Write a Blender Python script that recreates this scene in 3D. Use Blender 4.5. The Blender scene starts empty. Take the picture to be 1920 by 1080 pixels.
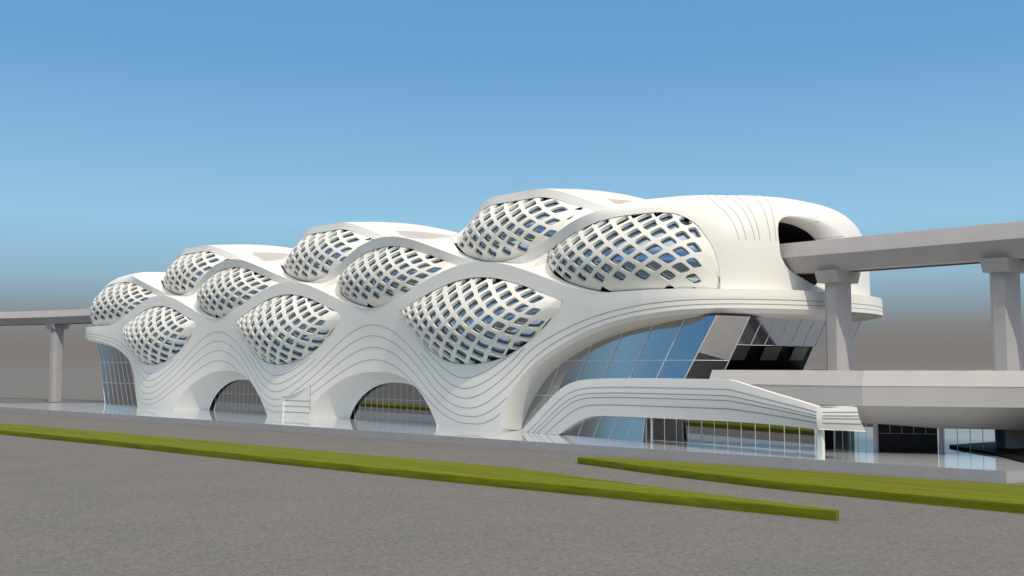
import bpy, bmesh, math, random
from mathutils import Vector
random.seed(4)
C = bpy.context.scene.collection
R = math.radians
PI = math.pi

# ------------------------------------------------------------------ materials
def nodes(name):
    m = bpy.data.materials.new(name); m.use_nodes = True
    nt = m.node_tree; return m, nt, nt.nodes['Principled BSDF']
def mat(name, col, rough=.5, metal=0., var=.0, scale=.4, spec=.5, bump=0., bscale=8.):
    m, nt, b = nodes(name)
    b.inputs['Roughness'].default_value = rough; b.inputs['Metallic'].default_value = metal
    b.inputs['Specular IOR Level'].default_value = spec
    b.inputs['Base Color'].default_value = (*col, 1)
    if var:
        g = nt.nodes.new('ShaderNodeNewGeometry'); n = nt.nodes.new('ShaderNodeTexNoise')
        n.inputs['Scale'].default_value = scale; n.inputs['Detail'].default_value = 6
        r = nt.nodes.new('ShaderNodeValToRGB')
        r.color_ramp.elements[0].position = .3; r.color_ramp.elements[1].position = .7
        r.color_ramp.elements[0].color = (*[c*(1-var) for c in col], 1)
        r.color_ramp.elements[1].color = (*[min(1, c*(1+var)) for c in col], 1)
        nt.links.new(g.outputs['Position'], n.inputs['Vector'])
        nt.links.new(n.outputs['Fac'], r.inputs['Fac']); nt.links.new(r.outputs['Color'], b.inputs['Base Color'])
    if bump:
        g = nt.nodes.new('ShaderNodeNewGeometry'); n = nt.nodes.new('ShaderNodeTexNoise')
        n.inputs['Scale'].default_value = bscale; n.inputs['Detail'].default_value = 5
        bp = nt.nodes.new('ShaderNodeBump'); bp.inputs['Strength'].default_value = bump; bp.inputs['Distance'].default_value = .05
        nt.links.new(g.outputs['Position'], n.inputs['Vector'])
        nt.links.new(n.outputs['Fac'], bp.inputs['Height']); nt.links.new(bp.outputs['Normal'], b.inputs['Normal'])
    return m
M = {}
M['shell'] = mat('white_shell', (.86, .84, .79), .42, var=.015, scale=.12)
M['lattice'] = mat('white_lattice', (.86, .84, .77), .5, var=.01)
M['joint'] = mat('dark_joint', (.30, .295, .29), .8)
M['fine_joint'] = mat('fine_joint', (.42, .40, .37), .8)
M['sky_panel'] = mat('roof_panel', (.50, .47, .455), .6, var=.03)
M['glass'] = mat('mirror_glass', (.44, .45, .47), .02, 1.)
def clear_glass():
    m, nt, b = nodes('clear_glass'); nt.nodes.remove(b); L = nt.links.new
    t = nt.nodes.new('ShaderNodeBsdfTransparent'); t.inputs[0].default_value = (.86, .89, .9, 1)
    g = nt.nodes.new('ShaderNodeBsdfGlossy'); g.inputs['Roughness'].default_value = .02
    f = nt.nodes.new('ShaderNodeFresnel'); f.inputs['IOR'].default_value = 1.45
    x = nt.nodes.new('ShaderNodeMixShader'); L(f.outputs[0], x.inputs[0]); L(t.outputs[0], x.inputs[1]); L(g.outputs[0], x.inputs[2])
    L(x.outputs[0], nt.nodes['Material Output'].inputs['Surface']); return m
M['clear'] = clear_glass()
M['darkreflection'] = mat('dark_reflection_glass', (.27, .27, .28), .03, 1.)  # copy of the mirror glass, colour darkened to stand for dark reflections
M['lensglass'] = mat('blue_glass', (.36, .47, .61), .03, 1.)
M['frame'] = mat('grey_metal', (.74, .74, .74), .35, .2)
M['darkframe'] = mat('dark_frame', (.22, .22, .24), .4)
M['dark'] = mat('dark_interior', (.006, .006, .007), .6, spec=.15)  # near-black stands in for shade in voids; the door's own colour too
M['darkgrey'] = mat('dim_panel', (.22, .22, .21), .6)
M['concrete'] = mat('viaduct_concrete', (.43, .41, .41), .7, var=.05, scale=.5, bump=.06, bscale=3)
M['deck'] = mat('deck_concrete', (.50, .475, .46), .7, var=.04, scale=.4, bump=.05, bscale=3)
M['plaza'] = mat('polished_plaza', (.52, .55, .58), .035, var=.02, scale=.3, spec=.9)
M['plinth'] = mat('plinth_stone', (.40, .385, .39), .6, var=.05, scale=.6)

def asphalt():
    m, nt, b = nodes('asphalt')
    g = nt.nodes.new('ShaderNodeNewGeometry')
    n1 = nt.nodes.new('ShaderNodeTexNoise'); n1.inputs['Scale'].default_value = 5.; n1.inputs['Detail'].default_value = 12; n1.inputs['Roughness'].default_value = .78
    n2 = nt.nodes.new('ShaderNodeTexNoise'); n2.inputs['Scale'].default_value = .16; n2.inputs['Detail'].default_value = 4
    r1 = nt.nodes.new('ShaderNodeValToRGB'); e = r1.color_ramp.elements
    e[0].position = .34; e[0].color = (.093, .092, .090, 1); e[1].position = .66; e[1].color = (.220, .217, .212, 1)
    r2 = nt.nodes.new('ShaderNodeValToRGB'); e = r2.color_ramp.elements
    e[0].position = .3; e[0].color = (.93, .94, .95, 1); e[1].position = .7; e[1].color = (1.04, 1.02, 1.01, 1)
    mx = nt.nodes.new('ShaderNodeMix'); mx.data_type = 'RGBA'; mx.blend_type = 'MULTIPLY'; mx.inputs[0].default_value = 1
    L = nt.links.new
    L(g.outputs['Position'], n1.inputs['Vector']); L(g.outputs['Position'], n2.inputs['Vector'])
    L(n1.outputs['Fac'], r1.inputs['Fac']); L(n2.outputs['Fac'], r2.inputs['Fac'])
    L(r1.outputs['Color'], mx.inputs[6]); L(r2.outputs['Color'], mx.inputs[7]); L(mx.outputs[2], b.inputs['Base Color'])
    bp = nt.nodes.new('ShaderNodeBump'); bp.inputs['Strength'].default_value = .25; bp.inputs['Distance'].default_value = .03
    L(n1.outputs['Fac'], bp.inputs['Height']); L(bp.outputs['Normal'], b.inputs['Normal'])
    b.inputs['Roughness'].default_value = .9; b.inputs['Specular IOR Level'].default_value = .05
    return m
M['asphalt'] = asphalt()
def lawn():
    m, nt, b = nodes('mown_lawn')
    g = nt.nodes.new('ShaderNodeNewGeometry'); mp = nt.nodes.new('ShaderNodeMapping')
    mp.inputs['Rotation'].default_value = (0, 0, R(-3)); mp.inputs['Scale'].default_value = (.05, 3., 3.)
    n1 = nt.nodes.new('ShaderNodeTexNoise'); n1.inputs['Scale'].default_value = 1.; n1.inputs['Detail'].default_value = 6
    r1 = nt.nodes.new('ShaderNodeValToRGB'); e = r1.color_ramp.elements
    e[0].position = .32; e[0].color = (.096, .108, .007, 1); e[1].position = .68; e[1].color = (.158, .182, .010, 1)
    n2 = nt.nodes.new('ShaderNodeTexNoise'); n2.inputs['Scale'].default_value = 9; n2.inputs['Detail'].default_value = 8
    bp = nt.nodes.new('ShaderNodeBump'); bp.inputs['Strength'].default_value = .5; bp.inputs['Distance'].default_value = .06
    L = nt.links.new
    L(g.outputs['Position'], mp.inputs['Vector']); L(mp.outputs['Vector'], n1.inputs['Vector']); L(n1.outputs['Fac'], r1.inputs['Fac'])
    L(r1.outputs['Color'], b.inputs['Base Color']); L(g.outputs['Position'], n2.inputs['Vector'])
    L(n2.outputs['Fac'], bp.inputs['Height']); L(bp.outputs['Normal'], b.inputs['Normal'])
    b.inputs['Roughness'].default_value = .9; b.inputs['Specular IOR Level'].default_value = .1
    return m
M['lawn'] = lawn()

# ------------------------------------------------------------------ helpers
class MB:
    """collects vertices and faces with a material index, builds ONE mesh object"""
    def __init__(s): s.v = []; s.f = []; s.mi = []
    def add(s, vs, fs, mi=0):
        b = len(s.v); s.v += [tuple(p) for p in vs]
        for f in fs: s.f.append(tuple(b+i for i in f)); s.mi.append(mi)
    def grid(s, rows, mi=0, close=False, flip=False):
        n = len(rows[0]); vs = [p for r in rows for p in r]; fs = []
        for i in range(len(rows)-1):
            for j in range(n-1 if not close else n):
                a = i*n+j; b_ = i*n+(j+1) % n; c = (i+1)*n+(j+1) % n; d = (i+1)*n+j
                fs.append((a, d, c, b_) if flip else (a, b_, c, d))
        s.add(vs, fs, mi)
    def prism(s, poly, z0, z1, mi=0):
        n = len(poly); vs = [(x, y, z0) for x, y in poly]+[(x, y, z1) for x, y in poly]
        fs = [tuple(range(n))[::-1], tuple(range(n, 2*n))]+[(i, (i+1) % n, n+(i+1) % n, n+i) for i in range(n)]
        s.add(vs, fs, mi)
    def box(s, x0, x1, y0, y1, z0, z1, mi=0): s.prism([(x0, y0), (x1, y0), (x1, y1), (x0, y1)], z0, z1, mi)
    def bar(s, a, b, w, mi=0, d=None):
        a = Vector(a); b = Vector(b); t = (b-a).normalized(); up = Vector((0, 0, 1)) if abs(t.z) < .9 else Vector((0, 1, 0))
        x = t.cross(up).normalized()*(w/2); y = t.cross(x).normalized()*((d or w)/2)
        vs = [p+q for p in (a, b) for q in (x+y, x-y, -x-y, -x+y)]
        s.add(vs, [(0, 1, 2, 3), (7, 6, 5, 4), (0, 4, 5, 1), (1, 5, 6, 2), (2, 6, 7, 3), (3, 7, 4, 0)], mi)
    def ribbon(s, pts, dirs, nrm, w=.13, off=.03, mi=1):
        """thin dark joint following a surface"""
        vs = []
        for p, d, n in zip(pts, dirs, nrm):
            vs += [p+d*(w/2)+n*off, p-d*(w/2)+n*off]
        s.add(vs, [(2*i, 2*i+1, 2*i+3, 2*i+2) for i in range(len(pts)-1)], mi)
    def build(s, name, mats, parent=None, smooth=False, ang=30, merge=.001):
        me = bpy.data.meshes.new(name); bm = bmesh.new()
        vv = [bm.verts.new(p) for p in s.v]
        for f, mi in zip(s.f, s.mi):
            try: fc = bm.faces.new([vv[i] for i in f]); fc.material_index = mi
            except ValueError: pass
        if merge: bmesh.ops.remove_doubles(bm, verts=bm.verts, dist=merge); bmesh.ops.dissolve_degenerate(bm, edges=bm.edges, dist=.0005)
        if not smooth: bmesh.ops.recalc_face_normals(bm, faces=bm.faces)
        else:
            bmesh.ops.recalc_face_normals(bm, faces=bm.faces)
            for f in bm.faces: f.smooth = True
            for e in bm.edges:
                if len(e.link_faces) == 2 and e.calc_face_angle(0) > R(ang): e.smooth = False
        bm.to_mesh(me); bm.free()
        for m in (mats if isinstance(mats, (list, tuple)) else [mats]): me.materials.append(m)
        o = bpy.data.objects.new(name, me); C.objects.link(o)
        if parent: o.parent = parent; o.location = -parent.location
        return o
def tag(o, label, cat, group=None, kind=None):
    if label: o['label'] = label
    if cat: o['category'] = cat
    if group: o['group'] = group
    if kind: o['kind'] = kind
    return o
def thing(name, loc, label, cat, group=None):
    o = bpy.data.objects.new(name, None); C.objects.link(o); o.location = loc; o.empty_display_size = 1
    return tag(o, label, cat, group)
def sstep(a, b, x):
    t = min(1, max(0, (x-a)/(b-a))); return t*t*(3-2*t)
def lerp(a, b, t): return a+(b-a)*t

# ------------------------------------------------------------------ station building: the wave functions
CX, CY = 75.5, 21.0
PER = 45.0
def T1(q):
    d = abs(q-CX)
    if d > 67.5: return 16.1
    return 16.1+5.0*((1+math.cos(2*PI*(q-120.5)/PER))/2)**.85
def T2(q):
    d = abs(q-CX)
    if d > 67.5: return 26.5
    return 21.3+5.2*((1+math.cos(2*PI*(q-98)/PER))/2)**.95
def T3(q):
    d = abs(q-CX)
    if d > 67.5: return 26.9
    return 26.9+4.0*(1-sstep(3.8, 18., min(abs(q-c) for c in L3C)))
def near(q, cs):
    c = min(cs, key=lambda c: abs(q-c)); return c
L1C = [30.5, 75.5, 120.5]; L1H = 15.6
L2C = [8., 53., 98., 143.]; L2H = 13.0; L2E = 14.3     # outer half width of the end bays
L3C = [30.5, 75.5, 120.5]; L3H = 10.8
# the right corner seen from above; the left one mirrors it
CORN = [(148, 0), (151, .55), (153.6, 1.9), (155.4, 3.7), (157.1, 6.1), (158.5, 8.8), (159.7, 12.), (160.5, 15.5), (160.75, 18.5), (160.8, 21)]
def catmull(P, n=8):
    out = []; P = [Vector((*p, 0)) for p in P]
    Q = [P[0]*2-P[1]]+P+[Vector((P[-1].x, P[-1].y+3.5, 0))]
    for i in range(1, len(Q)-2):
        for k in range(n):
            t = k/n; a, b, c, d = Q[i-1:i+3]
            out.append(.5*((2*b)+(c-a)*t+(2*a-5*b+4*c-d)*t*t+(3*b-a-3*c+d)*t**3))
    out.append(P[-1]); return out
CP = catmull(CORN); CL = [0.]
for a, b in zip(CP, CP[1:]): CL.append(CL[-1]+(b-a).length)
QEND = 148+CL[-1]
LSH = 6.0    # the left end reaches a little further out than the right one
def plan(q):
    """point and outward normal of the ledge line for path parameter q"""
    s = 1 if q >= CX else -1; d = abs(q-CX)+CX; sh_ = LSH*sstep(136, 160, d) if s < 0 else 0
    if d <= 148: return Vector((q-sh_, 0, 0)), Vector((0, -1, 0))
    l = min(d-148, CL[-1]); i = 0
    while i < len(CL)-2 and CL[i+1] < l: i += 1
    t = (l-CL[i])/(CL[i+1]-CL[i]); p = CP[i].lerp(CP[i+1], t)
    tg = (CP[min(i+2, len(CP)-1)]-CP[max(i-1, 0)]).normalized() if i else Vector((1, 0, 0)).lerp((CP[2]-CP[0]).normalized(), t).normalized()
    if l > CL[-1]-.05: tg = Vector((0, 1, 0))
    n = Vector((tg.y, -tg.x, 0))
    if s < 0: p = Vector((2*CX-p.x-sh_, p.y, 0)); n = Vector((-n.x, n.y, 0))
    return p, n
def off(q, inset, z):
    p, n = plan(q); v = p-n*inset; return Vector((v.x, v.y, z))

ARCH = [(55.8, 16.6, 7.1), (98.7, 15.4, 7.1)]
OPEN = [(126.2, 0), (126.6, 1.6), (127.3, 3.4), (128.4, 5.2), (129.9, 6.9), (132.0, 8.6), (135.1, 10.2), (139, 11.7), (143, 12.7), (147, 13.35), (152.6, 13.9), (157, 14.05)]
_P = [Vector((a, b, 0)) for a, b in OPEN]; _Q = [_P[0]*2-_P[1]]+_P+[_P[-1]*2-_P[-2]]; OPEN = []
for i in range(1, len(_Q)-2):
    for t in (0, .2, .4, .6, .8):
        a, b, c, d = _Q[i-1:i+3]; p = .5*((2*b)+(c-a)*t+(2*a-5*b+4*c-d)*t*t+(3*b-a-3*c+d)*t**3); OPEN.append((p.x, max(0, p.y)))
OPEN.append((157, 14.05))
def ashape(u): return max(0, 1-abs(u)**2.25)**.72
def lo(q):
    for c, h, t in ARCH:
        if abs(q-c) < h: return t*ashape((q-c)/h)
    d = abs(q-CX)+CX
    if d <= OPEN[0][0]: return 0.
    for a, b in zip(OPEN, OPEN[1:]):
        if a[0] <= d <= b[0]: return lerp(a[1], b[1], (d-a[0])/(b[0]-a[0]))
    return 14.05
def notch(q):
    if 77.4 < q < 83.95: return 3.2+1.9*((q-77.4)/6.55)**1.7
    return 0.
def mid1(q):
    d = abs(q-CX)+CX
    return T1(q)-lerp(1.95, .75, sstep(136, 152, d))
def M1(q):
    c = near(q, L1C); u = (q-c)/L1H
    if abs(u) >= 1: return mid1(q)
    zt = mid1(c+L1H*(1 if u > 0 else -1)); return zt-(zt-8.1)*(1-abs(u)**2.2)**.95
def U1(q): return mid1(q)
def rel(q, z):
    d = abs(q-CX)+CX
    f = 1-sstep(132, 146, d)
    w = math.cos(2*PI*(q-120.5)/PER)
    return -1.15*w*f*max(0., 1-(z/17.)**2)-.35*f*max(0, w)*math.sin(PI*min(1, z/9))
def S1(q, v):
    a, b = lo(q), M1(q); z = max(a+(b-a)*v, min(notch(q), b))
    p, n = plan(q); z = max(z, .0)
    return Vector((p.x, p.y+rel(q, z), z)) if abs(q-CX) < 72.5 else Vector((p.x, p.y, z))
def S1b(q, v):
    z = lerp(U1(q), T1(q), v); p, n = plan(q); r = rel(q, z) if abs(q-CX) < 72.5 else 0
    return Vector((p.x, p.y, z))+Vector((0, r, 0))-n*(.08*v)
def qs(a, b, st):
    n = max(2, int(round((b-a)/st))); L = [a+(b-a)*i/n for i in range(n+1)]; return L

# fine samples near steep places
QL = set(round(x, 3) for x in qs(2*CX-QEND, QEND, .55))
for c, h, t in ARCH:
    for k in range(0, 14): QL |= {round(c-h+.02*k*k, 3), round(c+h-.02*k*k, 3)}
for c in L1C: QL |= {round(c-L1H, 3), round(c+L1H, 3)}
for x, z in OPEN: QL |= {round(x, 3), round(2*CX-x, 3)}
for k in range(6): QL |= {126.2+.08*k, 2*CX-126.2-.08*k}
for x in (77.39, 77.41, 83.94, 83.96): QL.add(x)
QL = sorted(QL)
ST = thing('station_building', (CX, CY, 0), 'large white wave-shaped station building with honeycomb screens between its arches', 'station')

def surf_ribbon(mb, S, qlist, v, w=.13, mi=1, off_=.035):
    pts, ds, ns = [], [], []
    for q in qlist:
        if (S(q, 1)-S(q, 0)).length < 1. and w < .09: continue
        p = S(q, v); t = (S(q+.15, v)-S(q-.15, v)); d = (S(q, min(1, v+.02))-S(q, max(0, v-.02)))
        if d.length < 1e-4 or t.length < 1e-4: continue
        t.normalize(); n = t.cross(d)
        if n.length < 1e-6: continue
        n.normalize(); _, pn = plan(q)
        if n.dot(pn+Vector((0, 0, .15))) < 0: n = -n
        d = n.cross(t).normalized(); pts.append(p); ds.append(d); ns.append(n)
    if len(pts) > 1: mb.ribbon(pts, ds, ns, w, off_, mi)

# ---- lower facade skin
mb = MB(); N1 = 22
cols = [[S1(q, j/N1) for j in range(N1+1)] for q in QL]
for i in range(len(QL)-1): 
    mb.grid([cols[i], cols[i+1]])
cols2 = [[S1b(q, j/4) for j in range(5)] for q in QL]
mb.grid(cols2)
# reveals of the screens
for c in L1C:
    qq = qs(c-L1H+.06, c+L1H-.06, .5)
    for f in (M1, U1):
        mb.grid([[Vector((q, rel(q, f(q))+.004, f(q))) for q in qq], [Vector((q, rel(q, f(q))+1.6, f(q)+(.25 if f is M1 else .0))) for q in qq]])
# arch tunnels
for (c, h, t), (ci, hi) in zip(ARCH, [(57.7, 12.2), (100.3, 11.3)]):
    uu = sorted(set([-1+2*i/60 for i in range(61)]+[s*(1-.0012*k*k) for k in range(10) for s in (-1, 1)]))
    rows = []
    for k in range(9):
        e = k/8; w = math.sin(e*PI/2)
        rows.append([Vector((lerp(c+u*h, ci+u*hi, e), lerp(rel(c+u*h, t*ashape(u)), 3.2, w), lerp(t, 5.55, e)*ashape(u))) for u in uu])
    mb.grid(rows)
# notch reveal and the recessed panelled foot
nq = qs(77.4, 83.95, .4)
def pY(q): return rel(min(q, 80), 1.5)+.12+.35*(q-77.4)/6.55
mb.grid([[Vector((q, rel(q, 3.5), notch(q))) for q in nq], [Vector((q, pY(q)+.1, notch(q)+.1)) for q in nq]])
for q in (77.4, 83.95):
    zt = 5.1 if q > 80 else 3.2
    zz = [zt*i/6 for i in range(7)]
    mb.grid([[Vector((q, rel(q, z), z)) for z in zz], [Vector((q, pY(q)+.1, z)) for z in zz]])
pp = [Vector((lerp(77.4, 83.95, i/12), pY(lerp(77.4, 83.95, i/12)), 0)) for i in range(13)]
mb.grid([[p+Vector((0, 0, z)) for p in pp] for z in (0, 5.2)])
for z in (.85, 1.75, 2.6): mb.ribbon([p+Vector((0, 0, z)) for p in pp], [Vector((0, 0, 1))]*13, [Vector((0, -1, 0))]*13, .1)
# soffit of the two end openings, running round the ends
for sgn in (1, -1):
    Q = [q for q in QL if (q >= 126.2 if sgn > 0 else q <= 2*CX-126.2)]
    rows = [[], [], [], [], []]
    for q in Q:
        z = lo(q); p, n = plan(q); r = rel(q, z) if abs(q-CX) < 72.5 else 0
        base = Vector((p.x, p.y+r, z))
        for k, e in enumerate((0, .35, .7, 1)):
            rows[k].append(base-n*(3.3*e**1.9)-Vector((0, r*e, 0))+Vector((-sgn*.5*e*(1-sstep(0, 6, z)), 0, -min(z, .98)*math.sin(e*PI/2))))
    for q in Q:
        rows[4].append(rows[3][len(rows[4])]-plan(q)[1]*(1.3*sstep(2, 12, lo(q))))
    mb.grid(rows)
# ledge top, from the skin back to the screens of the middle tier
mb.grid([[off(q, .08, T1(q)) for q in QL if abs(q-CX) > 60], [off(q, 3.6, T1(q)) for q in QL if abs(q-CX) > 60]]) if False else None
# joints that flow along the waves: height of joint k above the plaza at path position q
JK = [(.75, 8.8, -.6, 14.0), (1.65, 10.55, 0., 14.1), (2.7, 12.2, .6, 14.5), (3.9, 13.75, 1.2, 15.), (5.1, 14.5, 1.5, 15.2), (6.4, 15.2, 1.7, 15.4)]
def lo_open(d):
    if d <= OPEN[0][0]: return 0.
    for a, b in zip(OPEN, OPEN[1:]):
        if a[0] <= d <= b[0]: return lerp(a[1], b[1], (d-a[0])/(b[0]-a[0]))
    return 14.05
def jz(q, k):
    f, a, dl, zl = JK[k]; d = abs(q-CX)+CX
    if d <= 120.5:
        w_ = ((1-math.cos(2*PI*(q-120.5)/PER))/2)**.9; return f+(a-f)*w_
    g = sum(lo_open(d+dl+e) for e in (-4, -3, -2, -1, 0, 1, 2, 3, 4))/9/14.05
    return f+(zl-f)*g**1.2
def sz(q, z):
    p, n = plan(q); return Vector((p.x, p.y+(rel(q, z) if abs(q-CX) < 72.5 else 0), z))
def zribbon(zf, qa, qb, w=.068, st=.5):
    run = []
    def flush():
        if len(run) > 2:
            P_ = [sz(q, zf(q)) for q in run]; D_, N_ = [], []
            for i_ in range(len(run)):
                t_ = (P_[min(len(run)-1, i_+1)]-P_[max(0, i_-1)]).normalized(); pn = plan(run[i_])[1]
                up_ = sz(run[i_], zf(run[i_])+.1)-sz(run[i_], zf(run[i_])-.1); n_ = t_.cross(up_).normalized()
                if n_.dot(pn) < 0: n_ = -n_
                N_.append(n_); D_.append(n_.cross(t_).normalized())
            mb.ribbon(P_, D_, N_, w, .035, 1)
            if abs(run[0]-CX) > 75 or abs(run[-1]-CX) > 75:
                K_ = [i_ for i_ in range(len(run)) if abs(run[i_]-CX) > 75]
                mb.ribbon([Vector((P_[i_].x, 2*CY-P_[i_].y, P_[i_].z))+Vector((N_[i_].x, -N_[i_].y, 0))*(-.05) for i_ in K_], [D_[i_] for i_ in K_], [Vector((N_[i_].x, -N_[i_].y, N_[i_].z)) for i_ in K_], w, .035, 1)
        run.clear()
    for q in qs(qa, qb, st):
        z = zf(q)
        if abs(q-CX) > 78 and z < 14.25: flush(); continue
        if z > max(lo(q), notch(q))+.1 and z < M1(q)-.12+(2 if abs(q-CX)+CX > 136 else 0): run.append(q)
        else: flush()
    flush()
for k in range(4): zribbon(lambda q: jz(q, k), 2*CX-QEND, QEND)
for c in L1C:
    zribbon(lambda q: jz(q, 4), c-10.5, c+9.5); zribbon(lambda q: jz(q, 5), c-9.8, c+8.)
# rear wall of the same tier, seen only from other sides
rear = [[Vector((p.x, 2*CY-p.y, p.z)) for p in (S1(q, 0) if abs(q-CX) > 60 else Vector((q, 0, 0)), S1b(q, 1))] for q in QL]
mb.grid([[r[0] for r in rear], [r[1] for r in rear]])
low = mb.build('lower_facade', [M['shell'], M['joint']], ST, smooth=True, ang=28)

# ---- upper shell: middle tier, top tier, roof and the rounded ends in one skin
def lens2(q):
    c = near(q, L2C); u = (q-c)
    h = L2H
    if (c == L2C[-1] and u > 0) or (c == L2C[0] and u < 0): h = L2E
    return c, u/h, h == L2E
def mid2(q): return T2(q)-1.35
def M2(q):
    c, u, e = lens2(q); 
    if e: return 16.25
    b = T1(q)+.12
    if abs(u) >= 1: return max(mid2(q), b)
    zt = max(mid2(c+L2H*(1 if u > 0 else -1)), b); tb = T1(c+L2H*(1 if u > 0 else -1))+.12
    return b+(zt-tb)*.5*abs(u)**8
def U2(q):
    c, u, e = lens2(q)
    if e:
        return 16.25 if abs(u) >= 1 else 16.25+(mid2(c)-16.25)*(1-abs(u)**3.2)**(1/2.4)
    return max(mid2(q), T1(q)+.12) if abs(u) >= 1 else mid2(q)
def Y2(q):
    c, u, e = lens2(q)
    if e: return 1.2+1.0*min(1, abs(u))**2
    return 1.2+(YB2(q)+.3-1.2)*min(1, abs(u))**3
def Y3(q): return 7.2+3.4*sstep(4., 17., min(abs(q-c) for c in L3C))
def YB2(q): return 2.5+1.7*sstep(4., 20., min(abs(q-c) for c in L2C)) if abs(q-CX) < 67.5 else 2.5
def mid3(q): return T3(q)-1.15
def M3(q):
    c = near(q, L3C); u = (q-c)/L3H; b = T2(q)+.1
    if abs(u) >= 1: return max(mid3(q), b)
    e = c+L3H*(1 if u > 0 else -1)
    return b+(max(mid3(e), T2(e)+.1)-T2(e)-.1)*.4*abs(u)**9
def U3(q):
    return max(mid3(q), T2(q)+.1)
HD = 11.5; ZB = 16.15
def dome_n(q): 
    d = abs(q-CX)+CX; return lerp(7.5, 4.0, sstep(139, 157, d))
def inset(q):
    d = abs(q-CX)+CX; return lerp(2.9, 1.45, sstep(148, 160, d))
def ridge(q):
    d = abs(q-CX)+CX; x = min(d, 149.); return Vector((x if q > CX else 2*CX-x-LSH*sstep(136, 160, d), CY, 0))
def dome(q, g=None, h=None):
    n = dome_n(q)
    if h is None: g = max(0, min(1, g)); h = (1-g**n)**(1/n)
    else: g = (1-h**n)**(1/n)
    base = off(q, inset(q), 0); r = ridge(q); p = r+(base-r)*h
    return Vector((p.x, p.y, ZB+HD*g))
def dome_h(q, z):
    g = min(1, max(0, (z-ZB)/HD)); n = dome_n(q); return (1-g**n)**(1/n)
TBL = lambda q: sstep(133.6, 143, abs(q-CX)+CX)
NA, NB, NC, ND, NE = 8, 40, 12, 5, 22
def upA(q, v):      # ledge edge up to the lower edge of the middle screens
    y = lerp(-.25, Y2(q), 1); a = off(q, .08, T1(q)); z = M2(q)
    b = off(q, Y2(q), z)
    if abs(q-CX) > 67.5: b = off(q, inset(q) if z >= U2(q)-.01 else Y2(q), z)
    vv = v
    return Vector((lerp(a.x, b.x, vv), lerp(a.y, b.y, vv), lerp(a.z, b.z, vv**1.15)))
def upB(q, v):      # band over the middle screens
    z = lerp(U2(q), T2(q) if abs(q-CX) <= 67.5 else 26.5, v)
    A = off(q, YB2(q)+.3*(1-v), z)
    if abs(q-CX) < 55: return A
    B = dome(q, g=(z-ZB)/HD); return A.lerp(B, TBL(q))
TT = lambda q: T2(q) if abs(q-CX) <= 67.5 else 26.5
def tierw(q, k):    # k 0..1 : from T2 edge over top tier to ridge, along the dome
    h0 = dome_h(q, TT(q)); return dome(q, h=h0*(1-k))
def upC(q, v):
    z = lerp(T2(q), M3(q), v); y = lerp(YB2(q), 5.4 if M3(q) < U3(q)-.3 else Y3(q), v)
    A = off(q, y, z); 
    return A.lerp(tierw(q, .3*v), TBL(q)) if TBL(q) > 0 else A
def upD(q, v):
    A = off(q, lerp(Y3(q), Y3(q)+.25, v), lerp(U3(q), T3(q), v))
    return A.lerp(tierw(q, .3+.1*v), TBL(q)) if TBL(q) > 0 else A
def upE(q, v):
    h = T3(q); zr = 27.4+(h-26.9)*1.12
    A = off(q, lerp(Y3(q)+.25, CY, v), lerp(h, zr, math.sin(v*PI/2)))
    return A.lerp(tierw(q, .4+.6*v), TBL(q)) if TBL(q) > 0 else A
UL = set(round(x, 3) for x in qs(2*CX-QEND, QEND, .5))
for c in L2C: UL |= {round(c-L2H, 3), round(c+L2H, 3)}
for s in (1, -1):
    e = (143+L2E-CX)*s+CX
    for k in range(12): UL.add(round(e-s*.02*k*k, 3))
    UL.add(round(e+s*.01, 3))
for c in L3C: UL |= {round(c-L3H, 3), round(c+L3H, 3)}
for k in range(int((QEND-151)/.22)):
    UL.add(round(151+.22*k, 3)); UL.add(round(2*CX-151-.22*k, 3))
UL = sorted(UL)
mb = MB()
HOLE = [(10.1, 21.4), (10.15, 22.7), (10.6, 23.7), (11.8, 24.4), (13.6, 24.65), (16., 24.6), (18.8, 24.3), (21.6, 23.7), (23.8, 22.7), (25., 21.2), (25., 19.6), (24.2, 18.2), (22.6, 17.1), (20.6, 16.5), (18.6, 16.45), (16.8, 16.8), (14.6, 17.6), (12.5, 18.6), (11.0, 19.9)]
HOLE = [(y_+1.5*max(0, 1-(y_-10)/15)*max(0, min(1, (z_-18.5)/3)), z_) for y_, z_ in HOLE]
HOLE = [(p.x, p.y) for p in (lambda P_: [.5*((2*P_[i])+(P_[(i+1) % len(P_)]-P_[i-1])*t+(2*P_[i-1]-5*P_[i]+4*P_[(i+1) % len(P_)]-P_[(i+2) % len(P_)])*t*t+(3*P_[i]-P_[i-1]-3*P_[(i+1) % len(P_)]+P_[(i+2) % len(P_)])*t**3) for i in range(len(P_)) for t in (0, .25, .5, .75)])([Vector((a, b, 0)) for a, b in HOLE])]
HC = (17., 20.6)
def hole_r(y, z):
    """(r, R): distance from hole centre and radius of the hole outline in that direction"""
    a = math.atan2(z-HC[1], y-HC[0]); best = None
    dx, dz = math.cos(a), math.sin(a)
    for (y0, z0), (y1, z1) in zip(HOLE, HOLE[1:]+HOLE[:1]):
        ax, az, bx, bz = y0-HC[0], z0-HC[1], y1-HC[0], z1-HC[1]
        ex, ez = bx-ax, bz-az; den = dx*ez-dz*ex
        if abs(den) < 1e-9: continue
        t = (ax*ez-az*ex)/den; s_ = (ax*dz-az*dx)/den
        if t > 0 and -.001 <= s_ <= 1.001: best = t if best is None else max(best, t)
    return math.hypot(y-HC[0], z-HC[1]), best or 1.
def mir(p): return Vector((p.x, 2*CY-p.y, p.z))
gA = [[upA(q, j/NA) for j in range(NA+1)] for q in UL]
gB = [[upB(q, j/NB) for j in range(NB+1)] for q in UL]
gC = [[upC(q, j/NC) for j in range(NC+1)] for q in UL]
gD = [[upD(q, j/ND) for j in range(ND+1)] for q in UL]
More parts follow.
